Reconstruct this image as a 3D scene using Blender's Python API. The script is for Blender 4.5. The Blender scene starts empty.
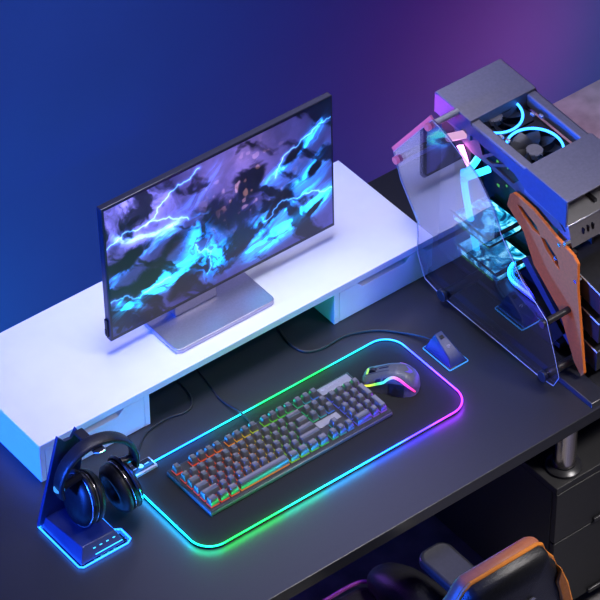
import bpy, bmesh, math, random
import numpy as np
from mathutils import Vector, Matrix
random.seed(7)
V = Vector
S = bpy.context.scene
COL = S.collection
PI = math.pi

# ------------------------------------------------------------------ helpers
class MB:
    """collects shapes (world coordinates) and links them as ONE mesh object"""
    def __init__(s): s.v = []; s.f = []; s.c = []
    def add(s, vs, fs, cols=None):
        o = len(s.v); s.v += [V(p) for p in vs]; s.f += [tuple(i + o for i in f) for f in fs]
        s.c += (cols if cols else [(1, 1, 1)] * len(vs)); return s
    def box(s, x0, x1, y0, y1, z0, z1, col=None):
        vs = [(x, y, z) for z in (z0, z1) for y in (y0, y1) for x in (x0, x1)]
        return s.add(vs, [(0, 2, 3, 1), (4, 5, 7, 6), (0, 1, 5, 4), (2, 6, 7, 3), (0, 4, 6, 2), (1, 3, 7, 5)], [col] * 8 if col else None)
    def hexa(s, q):                      # 8 corners ordered like box()
        return s.add(q, [(0, 2, 3, 1), (4, 5, 7, 6), (0, 1, 5, 4), (2, 6, 7, 3), (0, 4, 6, 2), (1, 3, 7, 5)])
    def prism(s, poly, vec):
        n = len(poly); a = [V(p) for p in poly]; b = [p + V(vec) for p in a]
        return s.add(a + b, [tuple(range(n - 1, -1, -1)), tuple(range(n, 2 * n))] + [(i, (i + 1) % n, n + (i + 1) % n, n + i) for i in range(n)])
    def holed(s, outer, holes, vec):     # plate with holes: outline and holes in one plane, extruded by vec
        bm = bmesh.new(); es = []
        for loop in [outer] + holes:
            vs = [bm.verts.new(p) for p in loop]
            es += [bm.edges.new((vs[i], vs[(i + 1) % len(vs)])) for i in range(len(vs))]
        bmesh.ops.triangle_fill(bm, use_beauty=True, use_dissolve=False, edges=es, normal=V(vec))
        bm.verts.ensure_lookup_table()
        nv = len(bm.verts)
        vs = [v.co.copy() for v in bm.verts]; fs = [tuple(v.index for v in f.verts) for f in bm.faces]
        vs2 = [p + V(vec) for p in vs]
        side = []; k = 0
        for loop in [outer] + holes:
            n = len(loop)
            side += [(k + i, k + (i + 1) % n, nv + k + (i + 1) % n, nv + k + i) for i in range(n)]; k += n
        bm.free()
        return s.add(vs + vs2, fs + [tuple(nv + i for i in reversed(f)) for f in fs] + side)
    def loft(s, rings, cap=True, closed=True, cols=None):
        n = len(rings[0]); vs = [p for r in rings for p in r]; fs = []
        for j in range(len(rings) - 1):
            for i in range(n if closed else n - 1):
                k = (i + 1) % n
                fs.append((j * n + i, j * n + k, (j + 1) * n + k, (j + 1) * n + i))
        if cap:
            fs.append(tuple(range(n - 1, -1, -1))); fs.append(tuple((len(rings) - 1) * n + i for i in range(n)))
        return s.add(vs, fs, cols)
    def tube(s, pts, r, n=8, closed=False, cols=None):
        P = [V(p) for p in pts]; m = len(P); rings = []; cc = []
        up = V((0, 0, 1)); prev = None
        for i, p in enumerate(P):
            t = (P[(i + 1) % m] - P[i - 1]) if closed else (P[min(i + 1, m - 1)] - P[max(i - 1, 0)])
            t.normalize()
            a = prev - t * prev.dot(t) if prev is not None else (up.cross(t) if abs(t.z) < .95 else V((1, 0, 0)).cross(t))
            a.normalize(); prev = a; b = t.cross(a)
            rr = r[i] if isinstance(r, (list, tuple)) else r
            rings.append([p + (a * math.cos(2 * PI * k / n) + b * math.sin(2 * PI * k / n)) * rr for k in range(n)])
            if cols: cc += [cols[i]] * n
        if closed:
            rings.append(rings[0]); cc += cc[:n]
        return s.loft(rings, cap=not closed, cols=cc if cols else None)
    def cyl(s, p0, p1, r, r2=None, n=20):
        p0 = V(p0); p1 = V(p1); t = (p1 - p0).normalized()
        a = t.orthogonal().normalized(); b = t.cross(a); r2 = r if r2 is None else r2
        return s.loft([[p + (a * math.cos(2 * PI * k / n) + b * math.sin(2 * PI * k / n)) * q for k in range(n)] for p, q in ((p0, r), (p1, r2))])
    def lathe(s, prof, c, axis=(0, 0, 1), n=24, sx=1.0, up=None):   # prof: (radius, height) ; sx squashes one side
        t = V(axis).normalized(); a = (V(up) if up else t.orthogonal()); a = (a - t * a.dot(t)).normalized(); b = t.cross(a); c = V(c)
        return s.loft([[c + t * h + (a * math.cos(2 * PI * k / n) + b * math.sin(2 * PI * k / n) * sx) * r for k in range(n)] for r, h in prof])
    def sphere(s, c, r, n=16, sc=(1, 1, 1)):
        c = V(c); rings = []
        for j in range(n // 2 + 1):
            th = PI * j / (n // 2); q = max(math.sin(th), .01)
            rings.append([c + V((sc[0] * q * math.cos(2 * PI * k / n), sc[1] * q * math.sin(2 * PI * k / n), -sc[2] * math.cos(th))) * r for k in range(n)])
        return s.loft(rings)
    def build(s, name, mat, parent=None, bevel=0, seg=2, angle=35, sub=0):
        org = ORG.get(parent, V((0, 0, 0)))
        me = bpy.data.meshes.new(name)
        me.from_pydata([tuple(p - org) for p in s.v], [], s.f)
        at = me.color_attributes.new('Col', 'FLOAT_COLOR', 'POINT')
        at.data.foreach_set('color', [x for c in s.c for x in (*c, 1.0)])
        bm = bmesh.new(); bm.from_mesh(me); bmesh.ops.recalc_face_normals(bm, faces=bm.faces); bm.to_mesh(me); bm.free()
        me.materials.append(mat)
        for p in me.polygons: p.use_smooth = True
        if hasattr(me, 'set_sharp_from_angle'): me.set_sharp_from_angle(angle=math.radians(angle))
        o = bpy.data.objects.new(name, me); COL.objects.link(o)
        if parent: o.parent = parent
        ORG[o] = org
        if bevel:
            b = o.modifiers.new('Bevel', 'BEVEL'); b.width = bevel; b.segments = seg; b.limit_method = 'ANGLE'; b.angle_limit = math.radians(30)
            b.harden_normals = False
        if sub:
            b = o.modifiers.new('Sub', 'SUBSURF'); b.levels = b.render_levels = sub
        return o
ORG = {}

def thing(name, label, cat, loc, group=None):
    o = bpy.data.objects.new(name, None); COL.objects.link(o); o.location = loc; o.empty_display_size = .05
    ORG[o] = V(loc); o['label'] = label; o['category'] = cat
    if group: o['group'] = group
    return o
def structure(o): o['kind'] = 'structure'; return o
def lab(o, label): o['label'] = label; return o

def spline(pts, n=12, closed=False):
    P = [V(p) for p in pts]; out = []; m = len(P)
    for i in range(m if closed else m - 1):
        if closed: a, b, c, d = P[i - 1], P[i], P[(i + 1) % m], P[(i + 2) % m]
        else: a, b, c, d = P[max(i - 1, 0)], P[i], P[i + 1], P[min(i + 2, m - 1)]
        for k in range(n):
            t = k / n
            out.append(.5 * ((2 * b) + (c - a) * t + (2 * a - 5 * b + 4 * c - d) * t * t + (3 * b - a - 3 * c + d) * t ** 3))
    if not closed: out.append(P[-1])
    return out
def rrect(x0, x1, y0, y1, r, z, n=8):
    out = []
    for cx, cy, a in ((x1 - r, y0 + r, -90), (x1 - r, y1 - r, 0), (x0 + r, y1 - r, 90), (x0 + r, y0 + r, 180)):
        for k in range(n + 1):
            t = math.radians(a + 90 * k / n); out.append(V((cx + r * math.cos(t), cy + r * math.sin(t), z)))
    return out

# ------------------------------------------------------------------ materials
def mat(name, col, rough=.5, metal=0, noise=0, nscale=60, bump=0, bscale=300, spec=.5, coat=0):
    m = bpy.data.materials.new(name); m.use_nodes = True; nt = m.node_tree; b = nt.nodes['Principled BSDF']
    b.inputs['Base Color'].default_value = (*col, 1); b.inputs['Roughness'].default_value = rough; b.inputs['Metallic'].default_value = metal
    b.inputs['Specular IOR Level'].default_value = spec
    if coat: b.inputs['Coat Weight'].default_value = coat; b.inputs['Coat Roughness'].default_value = .2; b.inputs['Coat IOR'].default_value = 1.8
    tc = nt.nodes.new('ShaderNodeTexCoord')
    if noise:
        n = nt.nodes.new('ShaderNodeTexNoise'); n.inputs['Scale'].default_value = nscale; n.inputs['Detail'].default_value = 6
        r = nt.nodes.new('ShaderNodeValToRGB')
        r.color_ramp.elements[0].position = .3; r.color_ramp.elements[1].position = .7
        r.color_ramp.elements[0].color = (*[c * (1 - noise) for c in col], 1); r.color_ramp.elements[1].color = (*[min(1, c * (1 + noise)) for c in col], 1)
        nt.links.new(tc.outputs['Object'], n.inputs['Vector']); nt.links.new(n.outputs['Fac'], r.inputs['Fac']); nt.links.new(r.outputs['Color'], b.inputs['Base Color'])
    if bump:
        n = nt.nodes.new('ShaderNodeTexNoise'); n.inputs['Scale'].default_value = bscale; n.inputs['Detail'].default_value = 3
        bp = nt.nodes.new('ShaderNodeBump'); bp.inputs['Strength'].default_value = bump; bp.inputs['Distance'].default_value = .001
        nt.links.new(tc.outputs['Object'], n.inputs['Vector']); nt.links.new(n.outputs['Fac'], bp.inputs['Height']); nt.links.new(bp.outputs['Normal'], b.inputs['Normal'])
    return m
def emit(name, col, strength, attr=False):
    m = bpy.data.materials.new(name); m.use_nodes = True; nt = m.node_tree; b = nt.nodes['Principled BSDF']
    b.inputs['Base Color'].default_value = (.02, .02, .02, 1); b.inputs['Roughness'].default_value = .35
    b.inputs['Emission Strength'].default_value = strength
    if attr:
        a = nt.nodes.new('ShaderNodeVertexColor'); a.layer_name = 'Col'; nt.links.new(a.outputs['Color'], b.inputs['Emission Color'])
    else: b.inputs['Emission Color'].default_value = (*col, 1)
    return m
def glass_mat(name, tint, refl, mirror):
    m = bpy.data.materials.new(name); m.use_nodes = True; nt = m.node_tree; nt.nodes.clear()
    o = nt.nodes.new('ShaderNodeOutputMaterial'); mx = nt.nodes.new('ShaderNodeMixShader')
    t = nt.nodes.new('ShaderNodeBsdfTransparent'); t.inputs['Color'].default_value = (*tint, 1)
    g = nt.nodes.new('ShaderNodeBsdfGlossy'); g.inputs['Roughness'].default_value = 0.0; g.inputs['Color'].default_value = (*mirror, 1)
    mx.inputs[0].default_value = refl
    nt.links.new(t.outputs[0], mx.inputs[1]); nt.links.new(g.outputs[0], mx.inputs[2]); nt.links.new(mx.outputs[0], o.inputs[0])
    return m
M = dict(
    wall=mat('wall paint', (.055, .14, .42), .9, noise=.03, nscale=4),
    concrete=mat('concrete', (.21, .2, .205), .85, noise=.35, nscale=14, bump=.4, bscale=60),
    desk=mat('desk laminate', (.018, .0185, .024), .36, noise=.12, nscale=420, bump=.05, bscale=900, spec=.6),
    edge=mat('desk edge band', (.02, .02, .022), .5),
    black=mat('black plastic', (.007, .007, .009), .42, noise=.2, nscale=200, spec=.3),
    satin=mat('satin black', (.02, .02, .023), .3, noise=.15, nscale=150),
    rubber=mat('rubber', (.01, .01, .011), .6, noise=.2, nscale=300),
    white=mat('white lacquer', (.83, .83, .87), .45, noise=.02, nscale=20),
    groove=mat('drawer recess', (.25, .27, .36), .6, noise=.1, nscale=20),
    chrome=mat('chrome', (.55, .5, .47), .16, 1, noise=.05, nscale=30),
    alu=mat('brushed aluminium', (.46, .44, .54), .38, .85, noise=.06, nscale=250),
    bezel=mat('monitor bezel', (.02, .02, .035), .3, noise=.1, nscale=80),
    keycap=mat('keycap', (.06, .06, .066), .36, noise=.08, nscale=200, spec=.9, coat=1),
    keyplate=mat('keyboard plate', (.035, .035, .04), .4, .3, noise=.1, nscale=120),
    badge=mat('light metal plate', (.32, .32, .36), .4, .5, noise=.06, nscale=160),
    keybase=mat('keyboard case', (.12, .12, .13), .4, .4, noise=.1, nscale=120),
    pad=mat('mouse pad cloth', (.008, .008, .0095), .7, noise=.25, nscale=900, bump=.25, bscale=2500, spec=.25),
    box=mat('case steel', (.23, .22, .245), .5, .2, noise=.08, nscale=160),
    boxside=mat('case side', (.07, .09, .19), .4, .2, noise=.08, nscale=120),
    gusset=mat('grey bracket metal', (.13, .13, .14), .5, .2, noise=.08, nscale=120),
    dark=mat('dark case metal', (.03, .03, .037), .4, .3, noise=.15, nscale=120),
    copper=mat('orange anodised plate', (.80, .20, .035), .6, 0, noise=.08, nscale=160, spec=.15),
    light=mat('polished light metal', (.75, .75, .8), .25, .6, noise=.04, nscale=60),
    pcb=mat('circuit board', (.008, .02, .018), .4, noise=.5, nscale=90),
    leather=mat('black leather', (.014, .014, .016), .36, noise=.2, nscale=120, bump=.7, bscale=420),
    orange=mat('orange leather', (.75, .24, .03), .45, noise=.08, nscale=120, bump=.3, bscale=400),
    violet=mat('violet-lit piping', (.45, .06, .5), .4, noise=.05, nscale=120),
    brown=mat('copper leather', (.40, .13, .07), .45, noise=.1, nscale=120, bump=.3, bscale=400),
    standblk=mat('stand lacquer', (.015, .03, .11), .35, noise=.1, nscale=100),
    cushion=mat('ear cushion leather', (.012, .012, .014), .45, noise=.2, nscale=200, bump=.4, bscale=600),
    silver=mat('silver trim', (.6, .6, .65), .22, .9, noise=.04, nscale=80),
    grey=mat('grey plastic', (.35, .36, .4), .4, noise=.05, nscale=100),
    mouse=mat('mouse shell', (.085, .088, .095), .42, noise=.12, nscale=300),
    glass=glass_mat('tinted tempered glass', (.74, .74, .9), .28, (.95, .95, 1.0)),
    acryl=glass_mat('clear acrylic', (.9, .9, .95), .25, (1, 1, 1)),
    padled=emit('pad light', None, 11, True),
    glow_helper=emit('pad glow helper', None, 40, True),
    keyled=emit('key light', None, .6, True),
    mouseled=emit('mouse light', None, 1.5, True),
    cyan=emit('cyan light', (.02, .36, .70), 4.5),
    cyansoft=emit('cyan liquid', (.02, .42, .62), 2.0),
    blueled=emit('blue light', (.012, .17, 1.0), 5),
    dockled=emit('dock light', (.04, .30, 1.0), 1.3),
    ring=emit('fan ring light', (.025, .22, .95), 6),
    pink=emit('magenta light', (1.0, .22, .80), 14.0),
    pink_lit=emit('pink-lit acrylic', (.40, .10, .38), .75),
    whitepink=emit('pale pink light', (.9, .5, .85), .8),
    purple=emit('purple logo light', (.16, .10, .9), .8),
    green=emit('green board light', (.10, .6, .08), .7),
    screen=emit('screen', None, 1.1, True),
)
# colour-varied cyan liquid with flowing streaks
nt = M['cyansoft'].node_tree; b = nt.nodes['Principled BSDF']
n = nt.nodes.new('ShaderNodeTexNoise'); n.inputs['Scale'].default_value = 24; n.inputs['Detail'].default_value = 3; n.inputs['Distortion'].default_value = 2.2
r = nt.nodes.new('ShaderNodeValToRGB'); e = r.color_ramp.elements
e[0].position = .38; e[0].color = (.0, .02, .07, 1); e[1].position = .68; e[1].color = (.30, .9, 1, 1)
q = e.new(.52); q.color = (.01, .28, .5, 1)
tc = nt.nodes.new('ShaderNodeTexCoord'); nt.links.new(tc.outputs['Object'], n.inputs['Vector']); nt.links.new(n.outputs['Fac'], r.inputs['Fac']); nt.links.new(r.outputs['Color'], b.inputs['Emission Color'])

# ------------------------------------------------------------------ setting
FZ = -.58
structure(MB().box(-4, 5, -4, .677, FZ - .1, FZ).build('floor', M['concrete']))
structure(MB().box(-4, 5, .677, .80, FZ - .1, 3.2).build('wall_back', M['wall']))

# ------------------------------------------------------------------ desk
desk = thing('desk', 'black desk that carries the monitor riser, keyboard and open computer case', 'desk', (-.3, -.2, FZ))
DX0, DX1, DY0, DY1 = -1.5, .60, -.598, .197
MB().box(DX0, DX1, DY0, DY1, -.03, 0).build('desktop', M['desk'], desk, bevel=.0016)
post = MB().cyl((.212, -.56, -.1575), (.212, -.56, -.03), .0225, n=32).build('post', M['chrome'], desk); lab(post, 'chrome round post')
MB().lathe([(.001, 0), (.036, 0), (.036, .006), (.030, .010), (.024, .012), (.024, .016), (.001, .016)], (.212, -.56, -.159), n=32).build('flange', M['satin'], post)
MB().box(DX0 + .01, DX0 + .035, DY0 + .01, DY1 - .01, FZ, -.03).build('blocking_panel', M['edge'], desk, bevel=.002)  # unseen end support made solid to block blue light under the desk
MB().box(DX1 - .06, DX1 - .02, DY1 - .07, DY1 - .03, FZ, -.03).build('leg', M['dark'], desk, bevel=.002)

cab = thing('drawer_cabinet', 'black drawer cabinet standing under the right end of the desk', 'cabinet', (.38, -.25, FZ)); CBZ = -.522
CX0, CX1, CY0, CY1, CT = .16, .592, -.60, .1, -.159
MB().box(CX0, CX1, CY0 + .014, CY1, CBZ, CT - .016).box(CX0, CX1, CY0, CY1, CT - .016, CT).build('body', M['edge'], cab, bevel=.0012)
for x in (CX0 + .05, CX1 - .05):
    for y in (CY0 + .11, CY1 - .05): MB().cyl((x, y, FZ), (x, y, CBZ), .018).build('foot', M['satin'], cab)
for z0, z1 in ((-.3135, CT - .019), (CBZ + .003, -.3165)):
    d = MB().box(CX0 + .002, CX1 - .002, CY0, CY0 + .0135, z0, z1).build('drawer', M['edge'], cab, bevel=.0012)
    MB().box(.262, .36, CY0 - .007, CY0, z0 + .002, z0 + .012).build('handle', M['satin'], d, bevel=.002)

# ------------------------------------------------------------------ white riser with drawers
RX0, RX1, RY0, RY1, RT = -.6925, .259, -.1, .2025, .095
ris = thing('monitor_riser', 'white monitor riser with drawers standing along the back of the desk', 'monitor riser', (-.2, .05, 0))
MB().box(RX0, RX1, RY0, RY1, RT - .0165, RT).build('top_board', M['white'], ris, bevel=.0012)
def riser_cabinet(x0, x1):
    t = .012; zt = RT - .0165
    m = MB().box(x0, x0 + t, RY0 + .001, RY1 - .005, 0, zt).box(x1 - t, x1, RY0 + .001, RY1 - .005, 0, zt).box(x0 + t, x1 - t, RY1 - .017, RY1 - .005, 0, zt).box(x0 + t, x1 - t, RY0 + .02, RY1 - .017, 0, .008)
    c = m.build('side_cabinet', M['white'], ris, bevel=.0008)
    a, b_ = x0 + t + .0008, x1 - t - .0008; mid = (a + b_) / 2; y = RY0 + .001
    h0, h1, d = mid - .055, mid + .055, .014
    zt2 = zt - .001
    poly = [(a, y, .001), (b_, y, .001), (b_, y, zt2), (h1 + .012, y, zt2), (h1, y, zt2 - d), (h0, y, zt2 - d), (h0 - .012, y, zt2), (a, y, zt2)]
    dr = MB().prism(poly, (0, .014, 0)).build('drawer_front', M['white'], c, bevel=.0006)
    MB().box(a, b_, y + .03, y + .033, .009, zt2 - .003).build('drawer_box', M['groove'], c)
riser_cabinet(RX0, -.44); riser_cabinet(.008, RX1 - .001)

# ------------------------------------------------------------------ monitor
mon = thing('monitor', 'wide thin monitor with a blue energy picture standing on the white riser', 'monitor', (-.22, .06, RT))
th = math.radians(1.5); X0, X1 = -.443, .1005; PZ = .131; HH = .324
def mp(x, h, d=0):                         # h up the panel, d behind the front
    return V((x, .016 + h * math.sin(th) + d * math.cos(th), PZ + h * math.cos(th) - d * math.sin(th)))
def mbox(m, x0, x1, h0, h1, d0, d1): m.hexa([mp(x, h, d) for h in (h0, h1) for d in (d0, d1) for x in (x0, x1)])
m = MB(); mbox(m, X0, X1, 0, HH, 0, .0155); m.build('housing', M['bezel'], mon, bevel=.002)
m = MB(); mbox(m, X0 + .15, X1 - .15, .06, .24, .0155, .032); m.build('rear_cover', M['bezel'], mon, bevel=.004)
m = MB(); mbox(m, X0 - .004, X0 + .001, .010, .052, .004, .013); mbox(m, X0 - .006, X0 - .003, .016, .03, .006, .011); m.build('side_button', M['black'], mon, bevel=.0012)
# the screen picture: storm of blue energy, smoke and flying rock, painted as a colour attribute
def noise2(x, y, seed):
    rs = np.random.RandomState(seed); g = rs.rand(64, 64)
    xi = np.floor(x).astype(int); yi = np.floor(y).astype(int); fx = x - xi; fy = y - yi
    fx = fx * fx * (3 - 2 * fx); fy = fy * fy * (3 - 2 * fy)
    a = g[xi % 64, yi % 64]; b = g[(xi + 1) % 64, yi % 64]; c = g[xi % 64, (yi + 1) % 64]; d = g[(xi + 1) % 64, (yi + 1) % 64]
    return (a * (1 - fx) + b * fx) * (1 - fy) + (c * (1 - fx) + d * fx) * fy
def fbm(x, y, seed, o=5):
    t = 0; amp = .5; tot = 0
    for k in range(o): t = t + amp * noise2(x * 2 ** k + 7.3 * k, y * 2 ** k + 3.1 * k, seed + k); tot += amp; amp *= .55
    return t / tot
NX, NY = 440, 256
U, W = np.meshgrid(np.linspace(0, 1.75, NX), np.linspace(0, 1, NY))     # U right, W up
def sm(a, b, x): t = np.clip((x - a) / (b - a), 0, 1); return t * t * (3 - 2 * t)
wx = fbm(U * 3, W * 3, 1) - .5; wy = fbm(U * 3 + 9, W * 3 + 4, 11) - .5
n1 = fbm(U * 2.2 + wx * 2.2, W * 2.2 + wy * 2.2, 21); n2 = fbm((U * .75 - W * .6) * 3 + wx * 1.5, (U * .6 + W * .75) * 11 + wy * 3, 31); n3 = fbm(U * 7 + wx * 3, W * 7 + wy * 3, 41)
img = np.zeros((NY, NX, 3))
base = np.stack([.09 + .15 * n1, .09 + .14 * n1, .19 + .34 * n1], -1)
img += base
pale = sm(.42, .7, n1) * sm(.9, .2, U) * sm(.35, .9, W)
img += pale[..., None] * np.array([.30, .28, .52])
warm = np.exp(-(((U - 1.0) / .33) ** 2 + ((W - .86) / .25) ** 2))
img += (warm * (.3 + .7 * n3))[..., None] * np.array([.30, .22, .36])
# long cyan ribbons sweeping from lower left centre to the right
def ribbon(x0, y0, x1, y1, bend, wdt, col, gain, seed):
    global img
    dx, dy = x1 - x0, y1 - y0; L = math.hypot(dx, dy); t = ((U - x0) * dx + (W - y0) * dy) / L / L
    s = (-(U - x0) * dy + (W - y0) * dx) / L - bend * 4 * t * (1 - t) + wx * .10
    streak = .35 + 1.1 * sm(.35, .72, fbm(t * 4 + seed, s * 26 + wy * 4, 50 + seed))
    k = np.exp(-(s / wdt) ** 2) * sm(0, .18, t) * sm(1.02, .8, t) * streak * gain
    img += k[..., None] * np.array(col)
ribbon(.55, .18, 1.78, .62, -.10, .085, (.03, .52, 1.0), 1.5, 1)
ribbon(.95, .10, 1.80, .34, -.05, .06, (.04, .6, 1.0), 1.5, 2)
ribbon(1.15, .55, 1.80, .93, -.05, .05, (.05, .45, .95), 1.3, 3)
ribbon(-.05, .12, .75, .24, .06, .09, (.05, .68, 1.0), 1.6, 4)
ribbon(-.05, .38, .60, .60, .05, .04, (.08, .45, .90), .9, 5)
ribbon(.0, .78, .62, .66, -.07, .035, (.25, .45, .95), .8, 6)
ribbon(.25, .60, .9, .98, -.08, .05, (.12, .25, .65), .7, 7)
# smoke and rock
dark = sm(.50, .68, n2)
img *= (1 - .80 * dark)[..., None]
for cx, cy, rx, ry, a in ((.30, .34, .20, .075, .5), (.17, .55, .15, .06, .2), (.62, .16, .24, .08, .55), (.95, .22, .26, .10, .3), (1.28, .36, .20, .07, .55), (1.45, .72, .12, .05, .6), (1.1, .68, .15, .11, .7), (.48, .47, .12, .06, .4), (1.62, .52, .08, .035, .6), (.2, .82, .05, .02, .3), (.86, .52, .13, .17, 1.2), (1.6, .2, .1, .03, .5)):
    ca, sa = math.cos(a), math.sin(a); p = ((U - cx) * ca + (W - cy) * sa) / rx; q = (-(U - cx) * sa + (W - cy) * ca) / ry
    k = sm(1.25, .55, np.sqrt(p * p + q * q) + (n3 - .5) * 1.5)
    rock = np.stack([.022 + .07 * sm(.45, .75, n3), .018 + .045 * sm(.45, .75, n3), .035 + .06 * sm(.45, .75, n3)], -1)
    img = img * (1 - k)[..., None] + rock * k[..., None]
# bright blast in the lower middle
for cx, cy, rx, ry, a, g in ((.74, .30, .11, .17, .35, 1.0), (.66, .48, .06, .16, -.5, .6), (.86, .18, .12, .06, .3, .8)):
    ca, sa = math.cos(a), math.sin(a); p = ((U - cx) * ca + (W - cy) * sa) / rx; q = (-(U - cx) * sa + (W - cy) * ca) / ry
    k = np.exp(-(p * p + q * q)) * (.15 + 1.3 * sm(.42, .62, fbm(U * 9 + wx * 9, W * 9 + wy * 9, 71))) * g
    img += k[..., None] * np.array([.05, .46, 1.0])
# forked lightning
def bolt(pts, wdt, col):
    global img
    rnd = random.Random(int(pts[0][0] * 1000)); P = [V((*p, 0)) for p in pts]
    for _ in range(4):
        Q = [P[0]]
        for a, b in zip(P, P[1:]):
            c = (a + b) / 2; d = b - a; Q += [c + V((-d.y, d.x, 0)) * rnd.uniform(-.22, .22), b]
        P = Q
    k = np.zeros_like(U)
    for a, b in zip(P, P[1:]):
        d = b - a; L2 = max(d.length_squared, 1e-9); t = np.clip(((U - a.x) * d.x + (W - a.y) * d.y) / L2, 0, 1)
        k = np.maximum(k, np.exp(-(((U - a.x - t * d.x) ** 2 + (W - a.y - t * d.y) ** 2) / wdt ** 2)))
    img += k[..., None] * np.array(col)
for pts in ([(0, .70), (.3, .74), (.62, .62)], [(.3, .74), (.5, .9), (.72, .97)], [(0, .28), (.22, .2), (.46, .24)], [(1.75, .86), (1.5, .78), (1.3, .6)], [(.66, .4), (.78, .28), (.74, .12)], [(1.2, .3), (1.45, .36), (1.75, .3)]):
    bolt(pts, .0038, (.22, .42, .62)); bolt(pts, .016, (.05, .12, .30))
# ember-coloured flecks in the smoke
fl = sm(.70, .78, fbm(U * 20, W * 20, 91, 2)) * np.exp(-(((U - 1.08) / .28) ** 2 + ((W - .62) / .25) ** 2))
img += fl[..., None] * np.array([.32, .22, .18])
edge = sm(0, .05, U) * sm(1.75, 1.70, U)
img = np.clip(img * 1.42, 0, 1.1) ** 2.15
me = bpy.data.meshes.new('screen')
bw = .0055; sx0, sx1, sh0, sh1 = X0 + bw, X1 - bw, .009, HH - bw
pts = [tuple(mp(sx0 + (sx1 - sx0) * i / (NX - 1), sh0 + (sh1 - sh0) * j / (NY - 1), -.0006) - ORG[mon]) for j in range(NY) for i in range(NX)]
me.from_pydata(pts, [], [(j * NX + i, j * NX + i + 1, (j + 1) * NX + i + 1, (j + 1) * NX + i) for j in range(NY - 1) for i in range(NX - 1)])
ca = me.color_attributes.new('Col', 'FLOAT_COLOR', 'POINT')
ca.data.foreach_set('color', np.concatenate([img.reshape(-1, 3), np.ones((NX * NY, 1))], 1).astype(np.float32).ravel())
me.materials.append(M['screen'])
scr = bpy.data.objects.new('screen', me); COL.objects.link(scr); scr.parent = mon; lab(scr, 'lit screen with cyan energy ribbons and dark flying rocks')
MB().prism(rrect(-.345, -.106, -.062, .13, .013, RT), (0, 0, .011)).build('stand_base', M['alu'], mon, bevel=.002)
MB().hexa([(-.29, .018, RT + .011), (-.188, .018, RT + .011), (-.29, .045, RT + .011), (-.188, .045, RT + .011), (-.29, .048, .31), (-.188, .048, .31), (-.29, .068, .31), (-.188, .068, .31)]).build('stand_neck', M['alu'], mon, bevel=.003)

# ------------------------------------------------------------------ mouse pad with light rim
PX0, PX1, PY0, PY1 = -.566, .0735, -.4395, -.190
pad = thing('mouse_pad', 'black cloth mouse pad with a glowing rainbow rim under keyboard and mouse', 'mouse pad', (-.25, -.31, 0))
MB().prism(rrect(PX0 + .002, PX1 - .002, PY0 + .002, PY1 - .002, .043, .0002), (0, 0, .0036)).build('mat', M['pad'], pad, bevel=.0008)
stops = [((-.566, -.26), (.002, .32, .8)), ((-.566, -.36), (.002, .40, .8)), ((-.555, -.425), (.001, .40, .18)), ((-.50, -.4395), (.001, .36, .03)), ((-.42, -.4395), (.001, .36, .04)), ((-.34, -.4395), (.001, .36, .22)), ((-.22, -.4395), (.002, .30, .8)), ((-.13, -.4395), (.003, .09, .85)),
         ((-.06, -.4395), (.04, .015, .8)), ((.02, -.4395), (.15, .008, .55)), ((.065, -.42), (.18, .010, .55)), ((.0735, -.36), (.08, .02, .6)), ((.0735, -.28), (.02, .03, .6)), ((.06, -.2), (.003, .12, .45)), ((-.02, -.19), (.001, .18, .22)), ((-.12, -.19), (.001, .18, .025)), ((-.22, -.19), (.001, .2, .04)), ((-.32, -.19), (.001, .2, .25)), ((-.42, -.19), (.002, .10, .5)), ((-.55, -.2), (.002, .14, .6))]
def padcol(p):
    w = [(1 / ((p.x - a[0]) ** 2 + (p.y - a[1]) ** 2 + 1e-5) ** 1.6, c) for a, c in stops]; t = sum(x for x, _ in w)
    return tuple(sum(x * c[i] for x, c in w) / t for i in range(3))
path = rrect(PX0, PX1, PY0, PY1, .045, .0062, n=10); dense = []
for a, b in zip(path, path[1:] + path[:1]):
    k = max(1, int((b - a).length / .012)); dense += [a + (b - a) * i / k for i in range(k)]
MB().tube(dense, .0017, n=8, closed=True, cols=[padcol(p) for p in dense]).build('light_tube', M['padled'], pad)
# added unseen V-shaped strip under the tube, casts glow on desk and cloth
cols = [padcol(p) for p in dense]; nn = len(dense); nrm2 = []
for i, p in enumerate(dense):
    t = (dense[(i + 1) % nn] - dense[i - 1]).normalized(); nrm2.append(V((t.y, -t.x, 0)))
vs = []; fs = []
for p, q in zip(dense, nrm2): vs += [p + q * .0014 - V((0, 0, .0008)), p - V((0, 0, .0019)), p - q * .0014 - V((0, 0, .0008))]
for i in range(nn):
    j = (i + 1) % nn
    for a in (0, 1): fs.append((3 * i + a, 3 * j + a, 3 * j + a + 1, 3 * i + a + 1))
MB().add(vs, fs, [c for c in cols for _ in range(3)]).build('light_strip', M['glow_helper'], pad)
vs = []; fs = []
for p, q in zip(dense, nrm2): vs += [p + q * .00142 - V((0, 0, .0008)), p + q * .0013, p - q * .0013, p - q * .00142 - V((0, 0, .0008))]
for i in range(nn):
    j = (i + 1) % nn
    for a in range(4): fs.append((4 * i + a, 4 * j + a, 4 * j + (a + 1) % 4, 4 * i + (a + 1) % 4))
MB().add(vs, fs).build('strip_cap', M['black'], pad)  # black cap added to stop the strip shining upwards
vs = []; fs = []
for p, q in zip(dense, nrm2): vs += [p + q * .0003 - V((0, 0, .006)), p + q * .0003 - V((0, 0, .0017)), p - q * .0003 - V((0, 0, .0017)), p - q * .0003 - V((0, 0, .006))]
for i in range(nn):
    j = (i + 1) % nn
    for a in range(4): fs.append((4 * i + a, 4 * j + a, 4 * j + (a + 1) % 4, 4 * i + (a + 1) % 4))
MB().add(vs, fs).build('rim_wall', M['black'], pad)
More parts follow.
